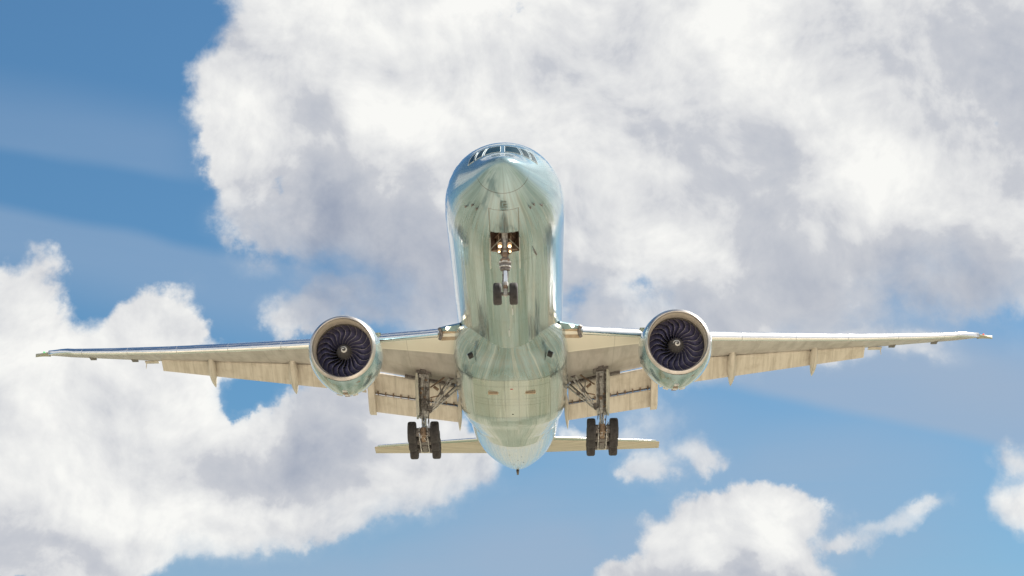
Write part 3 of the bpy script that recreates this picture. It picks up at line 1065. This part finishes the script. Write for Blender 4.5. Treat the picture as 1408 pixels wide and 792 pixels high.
    # rods between wing and flap
    for X in (4.4,):
        t = (X - 3.5) / 5.2
        p = A_.lerp(B_, t)
        g2 = MB().tube((sg * X, p.y - .3, p.z + .2), (sg * X, p.y + 1.5, p.z - .9), .05, .04).tube((sg * (X + .2), p.y - .2, p.z + .1), (sg * (X + .1), p.y + .9, p.z - .62), .04)
        g2.build('flap_rod', M['steel_dark'], w)

    # flaperon behind the engine
    def edge(X, dy, dz):
        return (X, HY(X) + dy, HZ(X) + dz)
    airfoil_plate(edge(9.35, .05, -.12), edge(11.45, .05, -.12), edge(11.45, 1.8, -1.05), edge(9.35, 1.8, -1.05), .3, .03, sg).build('flaperon', M['flap'], w, smooth=50)
    # outboard flap
    airfoil_plate(edge(11.55, -.14, -.03), edge(23.15, -.12, -.01), edge(23.15, .78, -.52), edge(11.55, 1.75, -1.05), .34, .025, sg, m=16, bulge=.02).build('flap', M['flap'], w, smooth=50)
    for X in (14.0, 19.55):
        k_ = 1.0 if X < 16 else .86
        canoe('flap_fairing', w, (X, HY(X) - 1.7 * k_, HZ(X) - .05), (X + .12, HY(X) + 3.1 * k_, HZ(X) - 1.18 * k_), .60 * k_, .95 * k_, M['flap'], sg)
    # small hinge fairings and static wicks outboard
    for X in (25.2, 28.2):
        MB().box((sg * X, TE(X) - .35, TZ(X) - .1), (.42, .7, .1), 0, None, .03).build('hinge_fairing', M['steel_dark'], w)
    MB().box((sg * 24.0, TE(24.0) - .15, TZ(24) - .14), (.9, .5, .07), 0, None, .02).tube((sg * 24.4, TE(24.4), TZ(24.4) - .1), (sg * 24.45, TE(24.4) + .1, TZ(24.4) - .55), .04, .015).build('hinge_fairing', M['flap'], w)
    # main gear well edge at the rear spar
    MB().box((sg * 5.2, 38.75, -1.10), (3.2, .35, .25), 0, Matrix.Rotation(R(-12 * sg), 3, 'Y'), .03).build('spar_beam', M['steel_dark'], w)
    return w


for sg in (-1, 1):
    build_wing(sg)


# ---------------------------------------------------------------- engines
def build_engine(sg):
    ox, oy, oz = sg * 9.64, 25.4, -2.79
    mb = MB()
    outer = [(.22, 1.862), (.38, 1.91), (.6, 1.955), (1.0, 2.01), (1.6, 2.05), (2.2, 2.06), (2.8, 2.045), (3.4, 1.99), (4.0, 1.89), (4.6, 1.75), (5.0, 1.63)]
    n = 96
    rout = lerp_table(outer)
    rows = []
    for t, r in outer:
        row = []
        for k in range(n):
            a = 2 * math.pi * k / n
            flat = 1.0 + .085 * max(0, -math.cos(a)) ** 6 * math.sin(math.pi * min(t / 5, 1))
            row.append((r * math.sin(a), t, r * math.cos(a) * flat))
        rows.append(row)
    mb.grid(rows, close_u=True, mi=0, uvs=lambda i, j: (outer[i][0], j / n * 12.5))
    mb.lathe([(5.0, 1.60), (4.9, 1.50), (3.0, 1.5)], n, mi=1)
    mb.lathe([(.10, 1.645), (.3, 1.60), (.6, 1.565), (1.0, 1.56), (1.35, 1.60), (1.9, 1.62), (2.6, 1.6)], n, mi=1)
    e = mb.build('engine', [M['nacelle'], M['barrel'], M['dark']], plane, smooth=40)
    e.location = (ox, oy, oz)
    e.rotation_euler = (R(5.0), 0, R(1.2 * sg))
    e.scale = (1.03, 1.03, 1.03)
    MB().lathe([(.22, 1.862), (.12, 1.815), (.05, 1.765), (.01, 1.725), (0, 1.71), (.01, 1.69), (.05, 1.665), (.10, 1.645)], n).build('inlet_lip', M['lip'], e, smooth=60)
    # fan
    F0 = 1.12
    MB().lathe([(F0 + .75, 1.62), (F0 + .75, .001)], 48).build('stator_disc', M['dark'], e)
    MB().lathe([(F0 + .02, 1.60), (F0 + .02, 1.575), (F0 + .1, 1.57), (F0 + .1, 1.60)], 96).build('fan_casing_ring', M['dark'], e)
    sp = MB().lathe([(F0 - .66, .001), (F0 - .64, .035), (F0 - .55, .10), (F0 - .36, .21), (F0 - .12, .34), (F0 + .08, .43), (F0 + .3, .46)], 40).build('spinner', M['spinner'], e, smooth=60)
    rad = lerp_table([(F0 - .66, .001), (F0 - .64, .035), (F0 - .55, .10), (F0 - .36, .21), (F0 - .12, .34), (F0 + .08, .43)])
    inv = lerp_table([(.001, F0 - .66), (.035, F0 - .64), (.10, F0 - .55), (.21, F0 - .36), (.34, F0 - .12), (.43, F0 + .08)])
    sw = MB()
    rows = []
    for k in range(49):
        t = k / 48
        th = (t * 1.3 * 2 * math.pi) + (0.6 if sg < 0 else 1.1)
        rc = .035 + .18 * t
        wd = .037 * (1 - .0 * t) * min(1, (1 - t) * 6 + .35)
        row = []
        for q in (-1, -.3, .3, 1):
            rr = max(.004, rc + wd * q)
            row.append((rr * math.cos(th), inv(rr) - .012, rr * math.sin(th)))
        rows.append(row)
    sw.grid(rows)
    sw.build('spiral_mark', M['white'], e, smooth=0)
    NB = 22
    blade = None
    for b in range(NB):
        if blade is None:
            rows = []
            m_ = 16
            for i in range(m_ + 1):
                t = i / m_
                r = .40 + (1.565 - .40) * t
                sweep = .16 * math.sin(math.pi * (t * 1.55 - .35)) - .02
                ysw = -.10 * math.sin(math.pi * t) + .22 * t * t
                row = []
                for q in (0, .05, .1, .35, .7, 1.0):
                    a = sweep + q * (.30 + .06 * t)
                    y = F0 + ysw + q * (.50 - .22 * t)
                    row.append((r * math.sin(a), y, r * math.cos(a)))
                rows.append(row)
            mb = MB().grid(rows)
            nc = 5
            mb.mi = [1 if (k % nc) < 1 else 0 for k in range(len(mb.f))]
            blade = mb.build('fan_blade', [M['blade'], M['blade_edge']], e, smooth=60)
            blade.rotation_euler = (0, R(4 * sg), 0)
        else:
            c = blade.copy()
            COL.objects.link(c)
            c.parent = e
            c.rotation_euler = (0, R(4 * sg) + 2 * math.pi * b / NB, 0)
    # core nozzle and plug
    MB().lathe([(3.4, 1.35), (4.8, 1.15), (5.8, .92), (6.3, .80), (6.2, .76), (5.2, .8)], 48).build('core_cowl', M['nozzle'], e, smooth=50)
    MB().lathe([(5.2, .62), (6.1, .58), (6.9, .32), (7.4, .04)], 32, caps=True).build('exhaust_plug', M['nozzle'], e, smooth=50)
    # pylon
    py = []
    for (y0, y1, z, hw) in ((2.6, 7.6, 1.2, .28), (3.0, 8.2, 1.9, .26), (4.6, 9.2, 2.35, .24), (6.0, 9.6, 2.75, .22)):
        py.append([(0, y0, z), (hw * .6, y0 + .4, z), (hw, y0 + 1.4, z), (hw, y1 - 1, z), (0.03, y1, z), (-.03, y1, z), (-hw, y1 - 1, z), (-hw, y0 + 1.4, z), (-hw * .6, y0 + .4, z)])
    MB().grid(py, close_u=True, caps=True).build('pylon', M['nacelle'], e, smooth=40)
    # strake on the inner flank, latch line and vents below
    a = R(58) * -sg
    s0 = Vector((2.0 * math.sin(a), 1.3, 2.0 * math.cos(a)))
    nn = Vector((math.sin(a), 0, math.cos(a)))
    MB().grid([[s0 + Vector((.02, 0, 0)), s0 + Vector((-.02, 0, 0)), s0 + Vector((-.02, 1.5, 0)), s0 + Vector((.02, 1.5, 0))],
               [s0 + nn * .3 + Vector((.01, .7, 0)), s0 + nn * .3 + Vector((-.01, .7, 0)), s0 + nn * .3 + Vector((-.01, 1.45, 0)), s0 + nn * .3 + Vector((.01, 1.45, 0))]], close_u=True, caps=True).build('strake', M['nacelle'], e)
    a = R(156)
    v = MB()
    rot = Matrix.Rotation(a, 3, 'Y')
    v.box((1.98 * math.sin(a), .95, 1.98 * math.cos(a)), (.24, .50, .08), 0, rot, .01)
    v.build('cowl_vent', M['steel_brown'], e)
    for i in range(5):
        ty = 1.6 + .55 * i
        MB().box((rnd.uniform(-.05, .05), ty, -rout(ty) * (1 + .085 * math.sin(math.pi * ty / 5)) + .01), (.26, .34, .07), 0, None, .01).build('cowl_latch', M['steel_brown' if i % 2 else 'steel'], e)
    MB().box((.42, 3.1, -rout(3.1) * 1.035), (.3, .6, .08), 0, Matrix.Rotation(R(-12), 3, 'Y')).build('cowl_vent', M['steel'], e)
    MB().box((-.5, 3.4, -rout(3.4) * 1.025), (.3, .4, .08), 0, Matrix.Rotation(R(14), 3, 'Y')).build('cowl_vent', M['steel'], e)
    return e


for sg in (-1, 1):
    build_engine(sg)


# ---------------------------------------------------------------- tail
def build_stabilizer(sg):
    rows = []
    for i in range(13):
        t = i / 12
        X = 1.2 + (10.77 - 1.2) * t
        y0 = 62.1 + (X - 1.9) * .80
        y1 = 69.55 + (X - 1.9) * .17
        if t > .96:
            y0 += .35
        z0 = 1.02 + (X - 1.9) * .152
        z1 = 1.72 + (X - 1.9) * .060
        c = y1 - y0
        top, bot = [], []
        for k in range(19):
            s = (k / 18) ** 1.6
            th = .072 * c * naca(s)
            zc = z0 + (z1 - z0) * s
            top.append((sg * X, y0 + c * s, zc + .5 * th + .003))
            bot.append((sg * X, y0 + c * s, zc - .5 * th))
        rows.append(top[::-1] + bot[1:])
    h = MB().grid(rows, close_u=True, caps=True).build('horizontal_stabilizer', M['tail_paint'], plane, smooth=50)
    # polished leading edge
    rows = []
    for i in range(13):
        t = i / 12
        X = 1.6 + (10.5 - 1.6) * t
        y0 = 62.1 + (X - 1.9) * .80 - .03
        z0 = 1.02 + (X - 1.9) * .152
        k = .7 - .35 * t
        rows.append([(sg * X, y0 + a * k, z0 + b * k) for a, b in ((.5, -.20), (.2, -.15), (.05, -.07), (0, .0), (.05, .09), (.2, .17), (.5, .24), (.5, .1), (.5, -.1))])
    MB().grid(rows, close_u=True, caps=True).build('leading_edge', M['slat'], h, smooth=60)
    return h


for sg in (-1, 1):
    build_stabilizer(sg)
rows = []
for i in range(11):
    t = i / 10
    z = 2.4 + 9.9 * t
    y0, y1 = 57.5 + 10.2 * t, 68.2 + 3.6 * t
    c = y1 - y0
    l, r = [], []
    for k in range(15):
        s = (k / 14) ** 1.6
        th = .05 * c * naca(s)
        l.append((-th - .002, y0 + c * s, z))
        r.append((th + .002, y0 + c * s, z))
    rows.append(l[::-1] + r[1:])
MB().grid(rows, close_u=True, caps=True).build('vertical_stabilizer', M['fuselage'], plane, smooth=50)


# ---------------------------------------------------------------- landing gear
def tyre_mesh(r, w, mats=2):
    """wheel round the X axis, centred at the origin: tyre (slot 0) and rim (slot 1)"""
    mb = MB()
    h = w / 2
    prof = [(-h * .62, r * .50), (-h * .9, r * .62), (-h, r * .76), (-h * .97, r * .87), (-h * .82, r * .955), (-h * .62, r * .985)]
    for g in (-.42, -.14, .14, .42):
        prof += [(h * (g - .05), r), (h * (g - .03), r * .972), (h * (g + .03), r * .972), (h * (g + .05), r)]
    prof += [(h * .62, r * .985), (h * .82, r * .955), (h * .97, r * .87), (h, r * .76), (h * .9, r * .62), (h * .62, r * .50)]
    mb.lathe(prof, 56, axis='X', mi=0)
    mb.lathe([(-h * .62, r * .50), (-h * .55, r * .44), (-h * .3, r * .36), (-h * .3, r * .2), (-h * .6, r * .16), (-h * .6, .001)], 32, axis='X', mi=1)
    mb.lathe([(h * .62, r * .50), (h * .55, r * .44), (h * .3, r * .36), (h * .3, r * .2), (h * .6, r * .16), (h * .6, .001)], 32, axis='X', mi=1)
    return mb


def hoses(mb, around, z0, z1, spread, count, r=.018, mi=0, seed=1):
    q = random.Random(seed)
    for _ in range(count):
        a = q.uniform(0, 2 * math.pi)
        za, zb = sorted((q.uniform(z0, z1), q.uniform(z0, z1)))
        if zb - za < .3:
            zb = za + .3
        pts = []
        for k in range(6):
            t = k / 5
            rr = spread * (1 + .25 * math.sin(t * 3 + a))
            pts.append((around[0] + rr * math.cos(a + .5 * t), around[1] + rr * math.sin(a + .5 * t), za + (zb - za) * t))
        mb.path(pts, r * q.uniform(.7, 1.5), 6, mi)
    return mb


main_wheel = None


def build_main_gear(sg):
    global main_wheel
    X = 5.485
    top, piv = Vector((sg * 5.55, 36.95, -.95)), Vector((sg * X, 37.1, -5.42))
    mb = MB()
    a = top.lerp(piv, .62)
    mb.tube(top, a, .27, .24, 20, 0)
    mb.tube(top.lerp(piv, .60), top.lerp(piv, .68), .32, .30, 20, 0)
    mb.tube(top.lerp(piv, .20), top.lerp(piv, .25), .33, .33, 20, 0)
    mb.tube(top.lerp(piv, .42), top.lerp(piv, .45), .31, .31, 20, 1)
    mb.tube(a, piv, .16, .16, 18, 2)
    mb.tube(piv + Vector((0, 0, .75)), piv + Vector((0, 0, -.12)), .24, .3, 18, 0)
    mb.box(piv, (.52, .7, .5), 1, None, .06)
    for dx in (-.29, .29):
        mb.tube(top + Vector((dx, -.1, -.2)), top.lerp(piv, .58) + Vector((dx, -.1, 0)), .05, .05, 8, 0)
        mb.tube(top + Vector((dx * .6, -.26, -.5)), top.lerp(piv, .64) + Vector((dx * .5, -.26, 0)), .03, .03, 8, 1)
    for k in range(14):
        t = .1 + .85 * k / 14
        c = top.lerp(piv, t)
        mb.box((c.x + rnd.uniform(-.22, .22), c.y - .27 + rnd.uniform(-.05, .04), c.z), (rnd.uniform(.08, .2), .14, rnd.uniform(.08, .22)), rnd.choice((0, 1, 3)), None, .015)
    hoses(mb, (sg * 5.52, 36.98), -5.0, -1.3, .29, 18, .022, 1, 3 + sg)
    # torque links in front of the oleo
    for dx in (-.12, .12):
        mb.tube(top.lerp(piv, .66) + Vector((dx, -.2, 0)), top.lerp(piv, .80) + Vector((dx * .5, -.62, 0)), .05, .04, 8, 0)
        mb.tube(top.lerp(piv, .80) + Vector((dx * .5, -.62, 0)), piv + Vector((dx, -.25, .2)), .04, .05, 8, 0)
    g = mb.build('main_landing_gear', [M['steel'], M['steel_dark'], M['chrome'], M['steel_brown']], plane, smooth=45)
    # truck beam with three axles
    tilt = Matrix.Rotation(R(-6.0), 3, 'X')
    tb = MB()
    tb.tube(piv + tilt @ Vector((0, -1.62, 0)), piv + tilt @ Vector((0, 1.62, 0)), .17, .17, 16, 0)
    tb.box(piv + tilt @ Vector((0, -.75, -.05)), (.30, .9, .34), 2, tilt, .05)
    tb.box(piv + tilt @ Vector((0, .75, -.1)), (.34, .9, .36), 1, tilt, .05)
    for dy in (-1.46, 0, 1.46):
        c = piv + tilt @ Vector((0, dy, 0))
        tb.tube(c - Vector((.98, 0, 0)), c + Vector((.98, 0, 0)), .085, .085, 12, 1)
        for dx in (-.36, .36):
            tb.tube(c + Vector((dx - .09, 0, 0)), c + Vector((dx + .09, 0, 0)), .27, .27, 20, 1)
            for k in range(7):
                aa = 2 * math.pi * k / 7
                tb.tube(c + Vector((dx - .13, .2 * math.cos(aa), .2 * math.sin(aa))), c + Vector((dx + .13, .2 * math.cos(aa), .2 * math.sin(aa))), .05, .05, 8, 0)
        tb.tube(c + Vector((0, -.05, -.22)), c + Vector((0, -.05, .26)), .21, .19, 14, 2 if dy < 1 else 1)
    for dx in (-.25, .25):
        tb.tube(piv + tilt @ Vector((dx, -1.4, -.28)), piv + tilt @ Vector((dx, 1.4, -.28)), .035, .035, 8, 0)
        tb.tube(piv + tilt @ Vector((dx, -1.3, .28)), piv + tilt @ Vector((dx, -.1, .5)), .045, .045, 8, 0)
    hoses(tb, (piv.x, piv.y - 1.3), piv.z - .35, piv.z + .55, .3, 12, .02, 0, 21 + sg)
    tb.build('truck_beam', [M['steel'], M['steel_dark'], M['steel_brown']], g, smooth=45)
    for dy in (-1.46, 0, 1.46):
        for dx in (-.69, .69):
            c = piv + tilt @ Vector((0, dy, 0)) + Vector((dx, 0, 0))
            if main_wheel is None:
                o = main_wheel = tyre_mesh(.665, .53).build('wheel', [M['tyre'], M['rim']], g, smooth=28)
            else:
                o = main_wheel.copy()
                COL.objects.link(o)
                o.parent = g
            o.location = c
            o.rotation_euler = (rnd.uniform(0, 6), 0, 0)
    # folding side brace and drag brace
    for (p0, p1, name) in (((5.02, 36.95, -3.42), (3.78, 37.25, -1.42), 'side_brace'), ((5.06, 37.1, -3.52), (3.12, 38.2, -1.42), 'drag_brace')):
        p0 = Vector((sg * p0[0], p0[1], p0[2]))
        p1 = Vector((sg * p1[0], p1[1], p1[2]))
        b = MB()
        for d_ in (-.09, .09):
            off = Vector((d_ * sg, 0, d_ * .75))
            b.tube(p0 + off * .6, p1 + off, .055, .065, 10, 0)
        mid = p0.lerp(p1, .5)
        b.tube(mid + Vector((0, -.14, 0)), mid + Vector((0, .14, 0)), .13, .13, 12, 1)
        b.tube(p0.lerp(p1, .3) + Vector((0, -.1, .12)), p0.lerp(p1, .75) + Vector((0, -.1, .16)), .03, .03, 8, 1)
        b.tube(p0 + Vector((sg * .1, -.12, 0)), p0 + Vector((sg * .1, .12, 0)), .15, .15, 12, 1)
        b.tube(p1 + Vector((0, -.18, 0)), p1 + Vector((0, .18, 0)), .16, .16, 12, 1)
        b.build(name, [M['steel'], M['steel_dark']], g, smooth=45)
    b = MB().tube((sg * 5.1, 37.05, -2.05), (sg * 4.2, 37.4, -1.3), .05, .05, 8).tube((sg * 5.1, 36.9, -2.75), (sg * 4.55, 37.0, -2.6), .04, .04, 8)
    b.box((sg * 4.75, 37.1, -2.1), (.35, .2, .16), 0, Matrix.Rotation(R(-38 * sg), 3, 'Y'), .03)
    b.build('retraction_actuator', M['steel_brown'], g, smooth=45)
    # strut door hung outboard, edge on
    d = MB()
    prof = [(36.1, -1.35), (37.9, -1.35), (37.85, -3.1), (37.5, -3.95), (36.5, -3.95), (36.15, -3.1)]
    d.grid([[(sg * (6.00 + (z + 1.35) * .045 + (y - 36.5) * .09), y, z) for y, z in prof], [(sg * (5.88 + (z + 1.35) * .045 + (y - 36.5) * .09), y, z) for y, z in prof]], close_u=True, caps=True)
    d.tube((sg * 5.9, 37, -2.0), (sg * 5.6, 37, -2.0), .04, .04, 8).tube((sg * 5.85, 37, -3.3), (sg * 5.55, 37, -3.3), .04, .04, 8)
    d.build('gear_door', M['door_paint'], g, smooth=30)
    # trunnion and dark well
    w = MB()
    w.tube((sg * 5.5, 35.9, -1.1), (sg * 5.5, 38.4, -1.1), .2, .2, 14, 0)
    w.box((sg * 5.5, 36.95, -1.02), (.95, 1.1, .55), 0, None, .06)
    w.build('trunnion', M['steel_dark'], g, smooth=45)
    return g


for sg in (-1, 1):
    build_main_gear(sg)


def build_nose_gear():
    mb = MB()
    top, ax = Vector((0, 6.05, -2.2)), Vector((0, 5.95, -5.95))
    mb.tube(top, (0, 6.0, -4.55), .15, .15, 20, 0)
    mb.tube((0, 6.0, -4.15), (0, 6.0, -4.70), .26, .25, 24, 1)
    mb.tube((0, 6.0, -4.28), (0, 6.0, -4.36), .31, .31, 24, 0)
    mb.tube((0, 6.0, -4.52), (0, 6.0, -4.58), .30, .30, 24, 0)
    mb.box((0, 5.78, -4.25), (.44, .12, .13), 3, None, .02)
    for s in (-1, 1):
        mb.tube((s * .27, 6.0, -4.3), (s * .16, 6.0, -4.62), .06, .05, 10, 1)
        mb.tube((s * .11, 5.88, -3.1), (s * .13, 5.88, -4.15), .028, .028, 8, 1)
        mb.tube((s * .1, 6.2, -4.7), (s * .07, 6.5, -5.2), .04, .035, 8, 0)
        mb.tube((s * .07, 6.5, -5.2), (s * .1, 6.15, -5.7), .035, .04, 8, 0)
    mb.tube((0, 6.0, -4.6), (0, 5.96, -5.45), .105, .105, 20, 2)
    mb.tube((0, 5.96, -5.35), (0, 5.95, -5.80), .14, .15, 18, 0)
    mb.box((0, 5.8, -5.62), (.2, .12, .18), 3, None, .03)
    mb.tube((-.30, 5.95, -5.95), (.30, 5.95, -5.95), .09, .09, 14, 1)
    mb.box((0, 5.95, -5.93), (.2, .25, .28), 0, None, .05)
    hoses(mb, (0, 5.98), -5.7, -3.6, .16, 9, .014, 1, 9)
    # cross bar that carries the lamps
    mb.tube((-.62, 5.92, -3.72), (.62, 5.92, -3.66), .035, .035, 8, 3)
    mb.box((0, 5.92, -3.66), (.5, .1, .12), 3, None, .02)
    mb.box((0, 5.9, -3.95), (.24, .14, .3), 3, None, .03)
    g = mb.build('nose_landing_gear', [M['steel'], M['steel_dark'], M['chrome'], M['steel_brown']], plane, smooth=45)
    w = None
    for s in (-1, 1):
        if w is None:
            w = o = tyre_mesh(.555, .42).build('wheel', [M['tyre'], M['rim']], g, smooth=28)
        else:
            o = w.copy()
            COL.objects.link(o)
            o.parent = g
        o.location = (s * .40, 5.95, -5.95)
    for (x, z, r, m) in ((-.24, -3.52, .10, 'lamp'), (.24, -3.52, .10, 'lamp'), (-.28, -3.80, .07, 'lamp_small'), (.26, -3.80, .07, 'lamp_small')):
        l = MB()
        l.lathe([(.22, .001), (.2, r * .7), (.02, r * 1.22), (-.03, r * 1.22), (-.03, r * 1.02)], 24, (x, 5.86, z), mi=0)
        l.lathe([(-.03, r * 1.02), (-.03, r * 1.14), (-.14, r * 1.16), (-.14, r * 1.08), (-.03, r * 1.04)], 24, (x, 5.86, z), mi=0)
        l.lathe([(-.02, r * 1.02), (-.035, r * .72)], 24, (x, 5.86, z), mi=2)
        l.lathe([(-.035, r * .72), (-.045, r * .4), (-.045, .001)], 24, (x, 5.86, z), mi=1)
        # visor added over the lamp to keep its reflection off the belly
        l.grid([[(x + r * 1.22 * math.sin(a), yy, z + r * 1.22 * math.cos(a)) for a in (-1.2, -.8, -.4, 0, .4, .8, 1.2)] for yy in (5.84, 5.52)], mi=0)
        l.build('landing_light', [M['steel_brown'], M[m], M['lamp_halo']], g, smooth=50)
    # folding drag brace up into the bay
    b = MB()
    for s in (-1, 1):
        b.tube((s * .14, 5.9, -3.95), (s * .55, 7.6, -2.5), .05, .05, 10)
        b.tube((s * .5, 7.2, -2.6), (s * .2, 6.2, -2.6), .035, .035, 8)
        b.tube((s * .3, 5.7, -3.02), (s * .3, 7.9, -2.95), .025, .025, 8)
    b.build('drag_brace', M['steel_brown'], g, smooth=45)
    r = MB()
    for k in range(5):
        r.box((0, 7.4 - .35 * k, -1.52), (1.3, .06, .14), 0)
    for x in (-.45, -.15, .2, .5):
        r.tube((x, 5.6, -1.7), (x, 8.0, -1.75), .03, .03, 8)
        r.tube((x, 8.0, -1.7), (x + .05, 8.0, -2.9), .035, .035, 8)
    r.build('bay_ribs', M['steel_brown'], g)
    # aft doors, hung edge on either side
    for s in (-1, 1):
        d = MB()
        pr = [(6.0, -2.98), (8.0, -3.05), (8.0, -3.5), (7.6, -4.1), (6.5, -4.15), (6.05, -3.6)]
        d.grid([[(s * .715, y, z) for y, z in pr], [(s * .755, y, z) for y, z in pr]], close_u=True, caps=True)
        d.tube((s * .72, 6.6, -3.4), (s * .2, 6.2, -3.0), .022, .022, 8)
        d.build('gear_door', M['door_paint'], g, smooth=30)
    return g


build_nose_gear()
